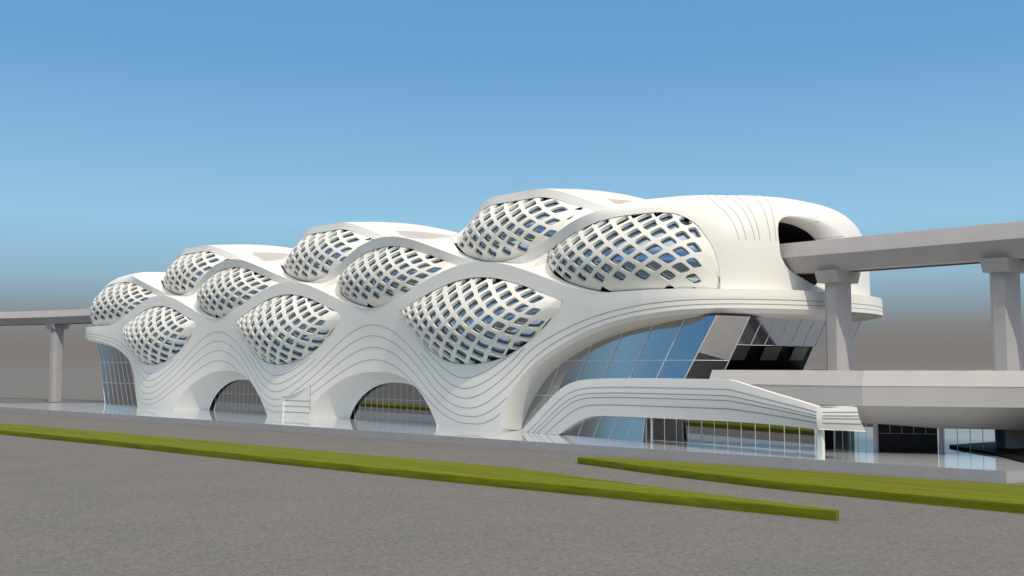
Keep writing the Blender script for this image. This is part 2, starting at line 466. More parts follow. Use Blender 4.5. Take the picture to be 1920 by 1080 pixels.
gE = [[upE(q, j/NE) for j in range(NE+1)] for q in UL]
def emit(g, m=False):
    mb.grid([[mir(p) for p in r] for r in g] if m else g)
for g in (gA, gB, gC, gD, gE):
    for m in (False, True): emit(g, m)
# close the rear lens gaps with plain skin
mb.grid([[mir(gA[i][-1]), mir(gB[i][0])] for i in range(len(UL))]); mb.grid([[mir(gC[i][-1]), mir(gD[i][0])] for i in range(len(UL))])
# reveals
for c in L2C:
    a = c-(L2E if c == L2C[0] else L2H); b = c+(L2E if c == L2C[-1] else L2H)
    Q = [q for q in UL if a <= q <= b]
    up = [upB(q, 0) for q in Q]; inw = [p-plan(q)[1]*1.4 for p, q in zip(up, Q)]
    mb.grid([up, inw])
for c in L3C:
    Q = [q for q in UL if c-L3H <= q <= c+L3H]
    up = [upD(q, 0) for q in Q]; mb.grid([up, [p+Vector((0, 1.3, 0)) for p in up]])
# joints on the sunlit leaves, the roof and the ends
def leafsegs(cs, h, lo_, hi_, trim=.6):
    out = []; prev = lo_
    for c in cs:
        if c-h-trim > prev: out.append((prev, c-h-trim))
        prev = c+h+trim
    if prev < hi_: out.append((prev, hi_))
    return out
# cheeks closing the sides of the screens against the neighbouring skin
def cheek(c, h, lowf, upf, f0, f1):
    for sd_ in (-1, 1):
        qi = c+sd_*(h-.05); qo = c+sd_*(h+.012)
        out_ = [lowf(qo, t/24) for t in range(25)]+[upf(qo, t/12) for t in range(13)]
        a = f0(qi); b = f1(qi); r0, r1 = [], []
        for k in range(13):
            p = a.lerp(b, k/12); r0.append(p+Vector((0, -.1, 0))); r1.append(min(out_, key=lambda o_: abs(o_.z-p.z)))
        mb.grid([r0, r1]); mb.grid([r0, [p+Vector((-sd_*.35, .9, 0)) for p in r0]])
for c in L3C: cheek(c, L3H, upC, upD, lambda q: upC(q, 1), lambda q: upD(q, 0))
for c in L2C:
    if c in (L2C[0], L2C[-1]): continue
    cheek(c, L2H, upA, upB, lambda q: upA(q, 1), lambda q: upB(q, 0))
for v in (.12, .22, .32, .42, .52, .62, .72, .82, .93): surf_ribbon(mb, upE, qs(14, 134, .6), v, .08, 3, .03)
def dome_joint(qa, qb, s_):
    P_, D_, N_ = [], [], []; n = 40
    def pt(k):
        d = lerp(qa, qb, k**.8); q = CX+s_*(d-CX); return dome(q, h=lerp(.3, .988, k**.55)), q
    for i in range(n+1):
        k = i/n; p, q = pt(k); t = (pt(min(1, k+.02))[0]-pt(max(0, k-.02))[0]).normalized()
        a = dome(q+.2, h=.5)-dome(q-.2, h=.5); nn = t.cross(a).normalized()
        if nn.z < 0 and nn.dot(plan(q)[1]) < 0: nn = -nn
        if nn.dot(plan(q)[1]+Vector((0, 0, .6))) < 0: nn = -nn
        P_.append(p); N_.append(nn); D_.append(nn.cross(t).normalized())
    mb.ribbon(P_, D_, N_, .055, .03, 3)
for s_ in (1, -1):
    for qa, qb in ((146.5, 159.5), (149.5, 160.4), (152.5, 161.5), (155, 162.2), (159.6, 163.6), (162.6, 164.4)): dome_joint(qa, qb, s_)
sh = mb.build('roof_shell', [M['shell'], M['joint'], M['sky_panel'], M['fine_joint'], M['dark']], ST, smooth=True, ang=27)
# cut the two tunnel mouths into the rounded ends
me = sh.data; bm = bmesh.new(); bm.from_mesh(me)
off0 = Vector(ST.location)
for s in (1, -1):
    fs = []
    inside = {}
    for v in bm.verts:
        x = (v.co.x-CX)*s+CX   # object space equals world space: children carry the parent's negative location
        if x > 150 and 6 < v.co.y < 30 and v.co.z > 16.3:
            r, RR = hole_r(v.co.y, v.co.z); inside[v] = (r < RR, r, RR)
    kill = [f for f in bm.faces if all(inside.get(v, (False,))[0] for v in f.verts)]
    bmesh.ops.delete(bm, geom=kill, context='FACES')
    rim = set()
    for v, (i, r, RR) in inside.items():
        if v.is_valid and i and v.link_faces:
            k = RR/r; dy, dz = (v.co.y-HC[0]), (v.co.z-HC[1])
            ny, nz = HC[0]+dy*k, HC[1]+dz*k
            # keep the point on the dome: search x for this y, z
            v.co.y, v.co.z = ny, nz
            g = (nz-ZB)/HD; best = None
            for j in range(0, 401):
                q = 150+(QEND-150)*j/400; p = dome(q, g=g)
                e = abs(p.y-(ny if ny <= CY else 2*CY-ny))
                if best is None or e < best[0]: best = (e, p.x)
            v.co.x = best[1] if s > 0 else 2*CX-best[1]-LSH*.95
            rim.add(v)
    loops = [e for e in bm.edges if e.is_boundary and e.verts[0] in rim and e.verts[1] in rim]
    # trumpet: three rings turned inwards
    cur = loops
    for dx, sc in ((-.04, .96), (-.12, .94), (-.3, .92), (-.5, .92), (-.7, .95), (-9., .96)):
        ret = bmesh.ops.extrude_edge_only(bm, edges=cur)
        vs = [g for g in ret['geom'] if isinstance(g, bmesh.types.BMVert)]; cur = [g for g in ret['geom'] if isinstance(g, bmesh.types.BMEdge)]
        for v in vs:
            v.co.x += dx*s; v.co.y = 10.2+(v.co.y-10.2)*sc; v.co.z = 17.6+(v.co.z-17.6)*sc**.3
        for e in cur:
            for f in e.link_faces:
                f.smooth = True
                if dx < -5: f.material_index = 4  # innermost ring coloured black in place of the tunnel's shade
# grey membrane panels laid into the hollows of the roof top
for f in bm.faces:
    c = f.calc_center_median()
    if c.z > 26.9 and abs(c.y-CY) < 7.5 and f.material_index == 0:
        ph = (c.x-30.5) % PER
        if 10.5 < ph < 19.5 and c.x < 146 and c.x > 5: f.material_index = 2
        if 150.5 < c.x < 154.5 and abs(c.y-CY) < 4: f.material_index = 2
bmesh.ops.recalc_face_normals(bm, faces=bm.faces)
bm.to_mesh(me); bm.free()

# ---- honeycomb screens with the glass behind them
def screen(S, hw, ds, dz, th, glass_back, parent, ulim=(-2, 2), keep=.5, bottom=True):
    """S(u,v) -> point, u in -1..1, v in 0..1; thick net of rounded diamond openings trimmed by the frame"""
    mb = MB()
    def nrm(u, v):
        e = .01; a = S(min(1, u+e), v)-S(max(-1, u-e), v); b = S(u, min(1, v+e))-S(u, max(0, v-e))
        if b.length < .025: return Vector((0, -1, 0))
        n = a.cross(b); n = n.normalized() if n.length > 1e-9 else Vector((0, -1, 0))
        return n if n.y < 0 or (abs(n.y) < .4 and n.x > 0) else -n
    HT = [abs(S(-1+i/20, 1).z-S(-1+i/20, 0).z) for i in range(41)]; HM = max(HT)
    def HH(u):
        f = (max(-1, min(1, u))+1)*20; i = min(39, int(f)); return max(.15, lerp(HT[i], HT[i+1], f-i))
    def pt(u, w, d):
        """w: height in metres over the middle of the opening"""
        u = max(-1., min(1., u)); h = HH(u); he = keep*HM+(1-keep)*h
        v = .5+w/HM*he/h; v = max(0., min(1., v)); return S(u, v)-nrm(u, v)*d
    def raw(u, w): h = HH(u); return .5+w/HM*(keep*HM+(1-keep)*h)/h
    NU = int(hw/ds)+1; NV = int(HM/2/dz)+2; K = 16
    for i in range(-NU, NU+1):
        for j in range(-NV, NV+1):
            if (i+j) % 2: continue
            uc = i*ds/hw; wc = j*dz; du = ds/hw
            out, inn = [], []; hs = .68+.02*math.sin(i*1.7+j)
            for k in range(K):
                a = 2*PI*k/K; ca, sa = math.cos(a), math.sin(a)
                r1 = 1/(abs(ca)+abs(sa)); p = 1.2; r2 = min(hs/((abs(ca)**p+abs(sa)**p)**(1/p)), r1*.80)
                out.append((uc+du*ca*r1, wc+dz*sa*r1)); inn.append((uc+du*ca*r2, wc+dz*sa*r2))
            rv = [raw(max(-1, min(1, u)), w) for u, w in out]
            if all(r <= 0 for r in rv) or all(r >= 1 for r in rv) or all(abs(u) >= 1 for u, _ in out): continue
            ri = [raw(max(-1, min(1, u)), w) for u, w in inn]
            cin = sum(1 for r in ri if 0 < r < 1)
            solid = (bottom and wc < 0 and any(r <= .02 for r in ri)) or HH(uc) < 1.5 or cin < 7 or any(abs(u) > .97 for u, _ in inn) or not ulim[0] < uc < ulim[1]
            if solid:
                mb.add([pt(u, w, 0) for u, w in out], [tuple(range(K))]); mb.add([pt(u, w, th) for u, w in out], [tuple(range(K))]); continue
            vs = [pt(u, w, 0) for u, w in out]+[pt(u, w, 0) for u, w in inn]+[pt(u, w, th) for u, w in inn]+[pt(u, w, th) for u, w in out]
            fs = []
            for k in range(K):
                k2 = (k+1) % K
                if (rv[k] >= 1 and rv[k2] >= 1 and ri[k] >= 1 and ri[k2] >= 1) or (rv[k] <= 0 and rv[k2] <= 0 and ri[k] <= 0 and ri[k2] <= 0): continue
                fs += [(k, k2, K+k2, K+k), (K+k, K+k2, 2*K+k2, 2*K+k), (2*K+k, 2*K+k2, 3*K+k2, 3*K+k)]
            mb.add(vs, fs)
    ob = mb.build('lattice_screen', M['lattice'], parent, smooth=True, ang=50, merge=.004)
    g = MB(); rows = []
    for a in range(25):
        u = -.99+1.98*a/24
        rows.append([S(u, b/14)-nrm(u, b/14)*(th+glass_back) for b in range(15)])
    g.grid(rows); gl = g.build('glazing', M['lensglass'], ob, smooth=True, ang=60); gl.location = (0, 0, 0)
    return ob
def lens1_S(c):
    def S(u, v):
        q = c+u*(L1H-.05); a, b = M1(q), U1(q)
        z = lerp(a, b, v); k = max(0, 1-abs(u)**2.2)
        y = rel(q, z)+.05+.25*k-3.6*k*math.sin(PI*v)**.8
        return Vector((q, y, z-.25*k*math.sin(PI*v)))
    return S
def lens2_S(c):
    def S(u, v):
        h = L2H
        if (c == L2C[-1] and u > 0) or (c == L2C[0] and u < 0): h = L2E
        q = c+u*(h-.05); a, b = M2(q), U2(q); z = lerp(a-.0, b, v); k = max(0, 1-abs(u)**2.4)
        p0 = upA(q, 1); p1 = upB(q, 0); p = p0.lerp(p1, v); n = plan(q)[1]
        d = p-n*(.04+.2*k)+n*(2.7*k*math.sin(PI*v)**.8)
        return Vector((d.x, d.y, z))
    return S
def lens3_S(c):
    def S(u, v):
        q = c+u*(L3H-.05); a, b = M3(q), U3(q); z = lerp(a, b, v); k = max(0, 1-abs(u)**2.4)
        y = lerp(5.4, Y3(q), v)+.04+.2*k-3.*k*math.sin(PI*v)**.8
        return Vector((q, y, z))
    return S
for c in L1C: screen(lens1_S(c), L1H, 1.5, 1.04, .38, .1, ST, bottom=False, ulim=(-2, .79))
for c in L2C: screen(lens2_S(c), L2H, 1.42, .95, .36, .1, ST, ulim=(-2, .84) if c == L2C[-1] else (-.84, 2) if c == L2C[0] else (-2, 2))
for c in L3C: screen(lens3_S(c), L3H, 1.42, .97, .36, .1, ST)

# ---- glass walls of the ground level
def glass_wall(name, bot, top, fr=.13, rails=(), hz=(), m=None, parent=ST, ends=True, fm='frame'):
    """bot/top: lists of matching points; panes between them, mullions along them"""
    g = MB(); n = len(bot)
    g.grid([[Vector(p).lerp(Vector(q_), k/6) for p, q_ in zip(bot, top)] for k in range(7)])
    ob = g.build(name, m or M['glass'], parent, smooth=True, ang=60)
    f = MB()
    for i in range(n):
        if not ends and i in (0, n-1): continue
        f.bar(Vector(bot[i]), Vector(top[i]), fr, d=fr*.8)
    for t in hz:
        for i in range(n-1): f.bar(Vector(bot[i]).lerp(Vector(top[i]), t), Vector(bot[i+1]).lerp(Vector(top[i+1]), t), fr*.7, d=fr*.6)
    fo = f.build('mullions', M[fm], ob); fo.location = (0, 0, 0)
    return ob
# behind the arches
xs = [37+1.42*i for i in range(56)]
glass_wall('glass_wall', [(x, 3.6, 0) for x in xs], [(x, 3.6, 7.4) for x in xs], .05, hz=(.42,))
# right end: mullions fan outwards, the glass leans back towards the corner
def fan(sgn):
    bt, tp = [], []
    for i in range(8):
        t = i/7; x0 = lerp(120.3, 148.6, t); yb = lerp(3.2, .95 if sgn > 0 else 2.3, t**2); 
        bt.append((x0, yb, 0)); tp.append((x0+6.9, 3.2, 13.25))
    if sgn < 0: bt = [(2*CX-x, y, z) for x, y, z in bt]; tp = [(2*CX-x, y, z) for x, y, z in tp]
    return bt, tp
for sgn in (1, -1):
    bt, tp = fan(sgn)
    if sgn < 0:
        b2, t2 = [], []
        for i in range(7):
            for k in (0, 1):
                b2.append(tuple(Vector(bt[i]).lerp(Vector(bt[i+1]), k/2))); t2.append(tuple(Vector(tp[i]).lerp(Vector(tp[i+1]), k/2)))
        b2.append(bt[-1]); t2.append(tp[-1]); bt, tp = b2, t2
    glass_wall('glass_wall', bt, tp, .13, hz=(.33, .645))
    # chamfered corner pane and the end wall, leaning outwards
    def X(x): return x if sgn > 0 else 2*CX-x
    cb = [(X(148.6), .95 if sgn > 0 else 2.3, 0), (X(150.6), 5.2, 0)]; ct = [(X(155.5), 3.2, 13.25), (X(157.0), 7.0, 13.2)]
    glass_wall('glass_wall', cb, ct, .11, hz=(.645,))
    def ew(t, z):
        # end wall plane
        a = Vector((X(150.6), 5.2, 0)).lerp(Vector((X(157.0), 7.0, 13.2)), z/13.2); b = Vector((X(151.0), 29., 0)).lerp(Vector((X(157.6), 29.5, 13.2)), z/13.2)
        return tuple(a.lerp(b, t))
    glass_wall('glass_wall', [ew(i/9, 10.2) for i in range(10)], [ew(i/9, 13.2) for i in range(10)], .1, hz=(0.,), m=M['darkreflection'])
    glass_wall('glass_wall', [ew(i/16, 0) for i in range(7)], [ew(i/16, 7.2) for i in range(7)], .1)
    v = MB()   # black sheets for the shade of the open storey behind the end wall, with dim wall panels
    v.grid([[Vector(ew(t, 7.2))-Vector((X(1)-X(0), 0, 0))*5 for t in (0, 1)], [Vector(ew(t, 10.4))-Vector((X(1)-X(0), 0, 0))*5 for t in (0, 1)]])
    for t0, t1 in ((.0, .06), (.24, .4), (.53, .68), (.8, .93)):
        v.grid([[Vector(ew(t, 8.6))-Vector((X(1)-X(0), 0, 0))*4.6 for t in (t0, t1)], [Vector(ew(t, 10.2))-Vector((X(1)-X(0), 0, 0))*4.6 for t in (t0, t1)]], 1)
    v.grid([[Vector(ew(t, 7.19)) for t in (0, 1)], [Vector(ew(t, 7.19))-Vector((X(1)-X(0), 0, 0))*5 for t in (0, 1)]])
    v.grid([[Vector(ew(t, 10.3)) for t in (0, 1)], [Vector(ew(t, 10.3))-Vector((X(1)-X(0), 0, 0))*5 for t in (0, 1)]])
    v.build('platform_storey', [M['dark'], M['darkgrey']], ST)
# inner soffit plate closing the building above the glass, and a black sheet for the shade seen through the tunnel mouths
ring = [off(q, 3.0, 13.15) for q in qs(2*CX-QEND, QEND, 2.)]
ring = [p for p in ring if abs(p.x-CX) > 50]
for s_ in (1, -1):
    v = MB(); R_ = [p for p in ring if (p.x-CX)*s_ > 50]
    v.grid([R_, [Vector((p.x, 2*CY-p.y, p.z)) for p in R_]]); v.build('soffit', M['shell'], ST)
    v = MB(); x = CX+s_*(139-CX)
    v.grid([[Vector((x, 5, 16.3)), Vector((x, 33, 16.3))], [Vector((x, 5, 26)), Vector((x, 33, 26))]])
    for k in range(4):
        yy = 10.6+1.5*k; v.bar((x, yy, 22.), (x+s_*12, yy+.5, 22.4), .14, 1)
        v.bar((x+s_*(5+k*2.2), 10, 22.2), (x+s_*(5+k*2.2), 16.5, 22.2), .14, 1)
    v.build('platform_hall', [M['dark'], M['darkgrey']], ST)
v = MB()
ringf = [off(q, .6, 16.0) for q in qs(2*CX-QEND, QEND, 1.)]
ringf = [p for p in ringf]
v.grid([ringf, [Vector((p.x, 2*CY-p.y, p.z)) for p in ringf]]); v.build('upper_floor', M['shell'], ST)

# ---- entrance canopy
A_ = Vector((128.1, .8, 0)); B_ = Vector((173.3, -7.2, 0)); dirn = (B_-A_).normalized(); nout = Vector((dirn.y, -dirn.x, 0))
def tpar(x): return (x-A_.x)/dirn.x
topc = [(128.2, .02), (130.2, 1.35), (132.1, 2.65), (134.1, 3.98), (135.8, 5.0), (137.3, 5.68), (138.8, 6.1), (140.4, 6.36), (144, 6.56), (150.2, 6.66), (156, 6.68), (161.7, 6.66), (163.2, 6.6), (165.4, 6.15), (168, 5.58), (170.7, 5.02), (173.3, 4.46)]
botc = [(135.9, .02), (137.2, .62), (138.4, 1.2), (139.5, 1.68), (140.6, 2.05), (141.7, 2.3), (143, 2.46), (144.6, 2.52), (147, 2.56), (150.2, 2.6), (156, 2.66), (161.7, 2.74), (163.2, 2.75), (165.4, 2.74), (168, 2.7), (170.7, 2.62), (173.3, 2.5)]
def can(t, v, out_=0.):
    """t along the canopy 0..1, v 0 top .. 1 bottom edge; belly profile"""
    f = t*(len(topc)-1); i = min(int(f), len(topc)-2); e = f-i
    def cr(P):
        g = lambda k: Vector((*P[max(0, min(len(P)-1, k))], 0)); a, b, c_, d = g(i-1), g(i), g(i+1), g(i+2)
        return .5*((2*b)+(c_-a)*e+(2*a-5*b+4*c_-d)*e*e+(3*b-a-3*c_+d)*e**3)
    a, b = cr(topc), cr(botc)
    x = lerp(a.x, b.x, v); z = max(0, lerp(a.y, b.y, v)); k = tpar(x)
    bulge = .22*math.sin(v*PI)+out_
    p = A_+dirn*k-nout*-bulge*1.0; return Vector((p.x, p.y, z))
mb = MB(); NT = 96; NV = 16
G = [[can(i/NT, j/NV) for i in range(NT+1)] for j in range(NV+1)]
mb.grid(G)
back = -nout*9
mb.grid([G[0], [p-nout*.45 for p in G[0]], [p-nout*.45-Vector((0, 0, min(p.z, .9))) for p in G[0]]])                 # roof strip
mb.grid([G[-1], [p-nout*3.0+Vector((0, 0, .02 if p.z > .1 else 0)) for p in G[-1]]])      # soffit
for v_ in (.235, .385, .5, .7):
    pts = [can(i/NT, v_) for i in range(NT+1)]
    ds, ns = [], []
    for i in range(NT+1):
        t_ = (pts[min(NT, i+1)]-pts[max(0, i-1)]).normalized(); d_ = (can(i/NT, v_+.02)-can(i/NT, v_-.02)); n_ = t_.cross(d_).normalized()
        n_ = n_ if n_.dot(nout) > 0 else -n_; ns.append(n_); ds.append(n_.cross(t_).normalized())
    mb.ribbon(pts, ds, ns, .075, .025)
# chamfer and the end face turning back under the deck
endd = Vector((.88, .475, 0))
ch0 = [can(1, j/NV) for j in range(NV+1)]
ch1 = [p+Vector((.42, .22, 0)) for p in ch0]
far = []
for j, p in enumerate(ch1):
    v_ = j/NV; far.append(p+endd*(2.7+.7*v_)+Vector((0, 0, .1-.2*v_)))
mb.grid([ch0, ch1]); mb.grid([ch1, [a.lerp(b, .5) for a, b in zip(ch1, far)], far])
mb.grid([[ch1[0], far[0]], [ch1[0]+Vector((-.6, .3, 0)), far[0]+Vector((-.6, .3, 0))]])
mb.grid([[ch1[-1], far[-1]], [ch1[-1]+Vector((-3, 4, .02)), far[-1]+Vector((-6, 2, .02))]])
for v_ in (.235, .385, .5, .7):
    i = v_*NV; a = ch1[int(i)].lerp(ch1[int(i)+1], i-int(i)); b = far[int(i)].lerp(far[int(i)+1], i-int(i)); nn = Vector((.475, -.88, 0))
    mb.ribbon([a, b], [Vector((0, 0, 1))]*2, [nn]*2, .07, .03)
can_o = mb.build('entrance_canopy', [M['shell'], M['joint']], ST, smooth=True, ang=35)
can_o['label'] = 'low white entrance canopy with dark joint lines swooping up from the ground'
mb = MB(); mb.box(172.9, 173.35, -6.75, -6.3, 0, 2.6); mb.build('canopy_post', M['shell'], ST)
# leaning glass set flush in the low end of the canopy opening
cwb, cwt = [], []
for i in range(6):
    x_ = 136.3+2.75*i; k_ = tpar(x_); p_ = A_+dirn*k_-nout*.42
    cwb.append((p_.x, p_.y, 0)); q_ = A_+dirn*(k_+1.3)-nout*(.42+.12+.36*i/5); cwt.append((q_.x, q_.y, 2.75))
cwt[-1] = (cwb[-1][0]+.02, cwb[-1][1]+.45, 2.7)
glass_wall('glass_wall', cwb, cwt, .07, hz=(0.,))
mb = MB(); mb.prism([(cwb[0][0]+.2, cwb[0][1]+.55), (cwb[-1][0], cwb[-1][1]+.55), (cwb[-1][0], cwb[-1][1]+.75), (cwb[0][0]+.2, cwb[0][1]+.75)], 0, 2.6); mb.build('added_reflect_panel', M['shell'], ST)  # added white panel, so the glazing behind mirrors pale instead of black
# ground floor glass under the canopy
gx = [148.6+1.72*i for i in range(13)]
glass_wall('glass_wall', [(x, .9-.09*(x-148.6), 0) for x in gx], [(x, .9-.09*(x-148.6), 2.95) for x in gx], .07, hz=(0.,))
mb = MB(); mb.bar((151.8, -3.2, 0), (151.8, -3.2, 2.65), .16); mb.build('canopy_post', M['frame'], ST)
# shop front under the deck: dark door, glass, dark bay, glass
mb = MB(); mb.prism([(167.7, 3.1), (168.8, 3.1), (168.8, 3.5), (167.7, 3.5)], 0, 2.9); mb.bar((168.85, 3.1, 0), (168.85, 3.1, 2.9), .09, 1); mb.build('dark_door', [M['dark'], M['frame']], ST)
def seg(a, b, n): return [tuple(Vector(a).lerp(Vector(b), i/n)) for i in range(n+1)]
S0 = seg((168.95, 3.1, 0), (172.9, 3.1, 0), 5)
glass_wall('shop_window', S0, [(x, y, 3.) for x, y, z in S0], .05, m=M['clear'], hz=(0.,))
for a_, b_ in (((172.95, 2.9), (173.3, 3.3)), ((177.55, 6.3), (177.85, 6.7))):
    mb = MB(); mb.box(a_[0], b_[0], a_[1], b_[1], 0, 3.); mb.build('shop_post', M['concrete'], ST)
mb = MB(); W = [(173.3, 3.2), (177.5, 6.2)]
mb.prism([W[0], W[1], (177.2, 6.6), (173.0, 3.6)], 0, 3.)
for i in range(1, 5):
    p = Vector((*W[0], 0)).lerp(Vector((*W[1], 0)), i/5); mb.bar(p+Vector((.05, -.08, 1.75)), p+Vector((.05, -.08, 3)), .045, 1)
mb.bar((173.35, 3.1, 1.75), (177.5, 6.1, 1.75), .035, 1)
mb.build('dark_shopfront', [M['dark'], M['darkgrey']], ST)
S1_ = seg((177.9, 6.7, 0), (181.2, 15.5, 0), 6)
glass_wall('shop_window', S1_, [(x, y, 3.) for x, y, z in S1_], .05, m=M['clear'], hz=(0.,))

# ------------------------------------------------------------------ lower deck
DK = thing('lower_deck', (170, 6, 0), 'broad grey concrete deck bridge running low beside the station, under the rail viaduct', 'bridge')
d0 = Vector((155.6, -.7, 0)); d1 = Vector((240, 17.4, 0)); dd = (d1-d0).normalized(); dn = Vector((-dd.y, dd.x, 0))
def loft_profile(mb, prof, stations, mi=0):
    """prof: list of (inward, z)"""
    rows = []
    for o_, n_ in stations: rows.append([o_+n_*a+Vector((0, 0, z)) for a, z in prof])
    mb.grid(rows)
    mb.add(rows[0], [tuple(range(len(prof)))]); mb.add(rows[-1], [tuple(range(len(prof)))])
mb = MB(); kd = Vector((.894, .447, 0)); k0 = Vector((150., -.9, 0)); k1 = Vector((174., -.9, 0)); k2 = k1+kd*95
n0 = Vector((0, 1, 0)); n2 = Vector((-kd.y, kd.x, 0)); nm = (n0+n2).normalized(); nm /= nm.dot(n0)
loft_profile(mb, [(.8, 7.54), (0, 6.16), (.05, 6.14), (.05, 4.4), (1.0, 3.95), (4.8, 2.25), (15, 2.25), (20, 4.4), (20, 7.54), (19.5, 7.54), (19.4, 6.6), (1.3, 6.6), (1.25, 7.54)], [(Vector((157.2, -.9, 0)), n0), (k1, nm), (k2, n2)])
mb.build('deck_body', M['deck'], DK)

# ------------------------------------------------------------------ viaducts
GP = [(-.0, 18.1), (-1.85, 18.1), (-3.05, 19.75), (-3.0, 19.9), (-2.3, 21.42), (-1.9, 21.42), (-1.85, 20.9), (1.85, 20.9), (1.9, 21.42), (2.3, 21.42), (3.0, 19.9), (3.05, 19.75), (1.85, 18.1)]
def girder(path, parent):
    st = []
    for i, p in enumerate(path):
        a = path[max(0, i-1)]; b = path[min(len(path)-1, i+1)]; t = (b-a).normalized(); st.append((p, Vector((-t.y, t.x, 0))))
    mb = MB(); loft_profile(mb, GP, st); return mb.build('girder', M['concrete'], parent, smooth=True, ang=20)
def pier(x, y, rot, zb, parent):
    mb = MB(); c, s = math.cos(rot), math.sin(rot)
    def T(a, b): return (x+a*c-b*s, y+a*s+b*c)
    hexa = [(-.55, -1.5), (.55, -1.5), (1.15, -.7), (1.15, .7), (.55, 1.5), (-.55, 1.5), (-1.15, .7), (-1.15, -.7)]
    mb.prism([T(a, b) for a, b in hexa], zb, 17.2)
    p = mb.build('pier', M['concrete'], parent)
    mb = MB()
    lo_ = [T(a, b) for a, b in [(-1.25, -2.05), (1.25, -2.05), (1.25, 2.05), (-1.25, 2.05)]]; hi = [T(a, b) for a, b in [(-1.25, -2.7), (1.25, -2.7), (1.25, 2.7), (-1.25, 2.7)]]
    vs = [(a, b, 16.85) for a, b in lo_]+[(a, b, 18.12) for a, b in hi]
    mb.add(vs, [(0, 1, 2, 3), (4, 5, 6, 7)]+[(i, (i+1) % 4, 4+(i+1) % 4, 4+i) for i in range(4)])
    cp = mb.build('pier_cap', M['concrete'], p); cp.location = (0, 0, 0)
VR = thing('rail_viaduct', (180, 15.2, -.9), 'grey concrete rail viaduct entering the tunnel mouth at the near right end of the station', 'viaduct', 'rail viaducts')
girder([Vector((x, 15.2, 0)) for x in (141, 160, 180, 200, 225, 260)], VR)
for x in (162.75, 180.4, 198.1, 215.8): pier(x, 15.2, 0, -.9, VR)
VL = thing('rail_viaduct', (-50, 10, -.9), 'curving grey rail viaduct beyond the far left end of the station', 'viaduct', 'rail viaducts')
LP = [(10, 15.2), (-8, 15.2), (-20, 14.9), (-32, 13.6), (-42, 11.4), (-52, 8.2), (-62, 4.0), (-72, -1.2), (-84, -8.4), (-98, -18), (-114, -30)]
LPv = [Vector((p.x, p.y, 0)) for p in catmull(LP, 5)[:-1]]
girder(LPv, VL)
pier(-46.3, 10.2, R(17), -.9, VL); pier(-88, -11, R(33), -.9, VL); pier(-13, 15.2, 0, -.9, VL)

# ------------------------------------------------------------------ ground, plaza, lawns
mb = MB(); mb.grid([[Vector((-4000, -1500, -.9)), Vector((3000, -1500, -.9))], [Vector((-4000, 5000, -.9)), Vector((3000, 5000, -.9))]])
tag(mb.build('ground', M['asphalt']), 'flat grey asphalt reaching to the horizon', 'ground', kind='structure')
mb = MB()
PL = [(-60, -23.5), (78, -13.6), (140, -10.2), (172, -7.8), (188.6, -6.4), (192, 4), (200, 40), (188, 60), (-6, 60), (-6, 3), (-14, -11), (-40, -17)]
mb.prism(PL, -.9, 0.)
pz = mb.build('plaza', [M['plaza'], M['plinth']]); tag(pz, 'polished pale plaza around the station on a low grey plinth', 'plaza', kind='structure')
for p in pz.data.polygons:
    if abs(p.normal.z) < .5: p.material_index = 1
def bed(near_, far_, label):
    """raised lawn with softened edges"""
    m_ = MB(); poly = near_+far_[::-1]; n = len(poly)
    cx_ = sum(p[0] for p in poly)/n; cy_ = sum(p[1] for p in poly)/n
    rows = []
    for z, ins in ((-.9, 0), (-.38, 0), (-.32, .05), (-.3, .13)):
        r = []
        for i, p in enumerate(poly):
            a = Vector((*poly[i-1], 0)); b = Vector((*poly[(i+1) % n], 0)); c_ = Vector((*p, 0))
            t1 = (c_-a).normalized(); t2 = (b-c_).normalized(); t = (t1+t2).normalized(); nn = Vector((-t.y, t.x, 0))
            r.append(c_+nn*ins+Vector((0, 0, z)))
        rows.append(r)
    m_.grid(rows, close=True)
    k = len(near_); m_.grid([rows[-1][:k], rows[-1][k:][::-1]])
    o = m_.build('raised_lawn', M['lawn'], smooth=True, ang=50); return tag(o, label, 'lawn', 'raised lawns along the road')
def resample(P, n):
    P = [Vector((*p, 0)) for p in P]; L = [0]
    for a, b in zip(P, P[1:]): L.append(L[-1]+(b-a).length)
    out = []
    for k in range(n):
        l = L[-1]*k/(n-1); i = 0
        while i < len(L)-2 and L[i+1] < l: i += 1
        p = P[i].lerp(P[i+1], (l-L[i])/(L[i+1]-L[i])); out.append((p.x, p.y))
    return out
n1 = [(-20, -53), (40, -46.2), (76.6, -42.0), (103.1, -39.9), (126.4, -38.7), (142.8, -37.5), (159.4, -36.3), (169.6, -35.3), (178., -34.5), (185.3, -33.8), (189.8, -33.4)]
f1 = [(-20, -46.5), (40, -39.0), (70, -35.2), (113.7, -32.0), (133.5, -30.9), (148, -29.6), (156.5, -29.0), (160.9, -29.3), (168, -30.4), (175.5, -31.4), (189.75, -32.95)]
bed(resample(n1, 40), resample(f1, 40), 'long narrow raised green lawn strip crossing the road in the foreground')
n2 = [(155.1, -17.9), (166.8, -20.5), (178.4, -22.3), (186.4, -22.6), (196.1, -22.6), (230, -22)]
f2 = [(154.9, -17.5), (157.5, -16.2), (162.8, -15.4), (172.5, -14.5), (181.8, -13.7), (192.1, -12.2), (230, -6)]
bed(resample(n2, 24), resample(f2, 24), 'broad raised green lawn wedge beside the plaza plinth at the right')
# black slab on the plaza, coloured for the dark inside a ramp opening
mb = MB(); mb.prism([(174.9, 14.3), (177.6, 11.6), (180.8, 8.8), (183.4, 5.9), (186.2, 2.4), (190.3, -1.6), (194, 3), (195, 28), (178, 26), (176.2, 22.5)], .004, .22)
tag(mb.build('ramp_opening', M['dark']), 'black curved slab standing for the dark inside a ramp opening on the plaza beneath the deck', 'ramp')

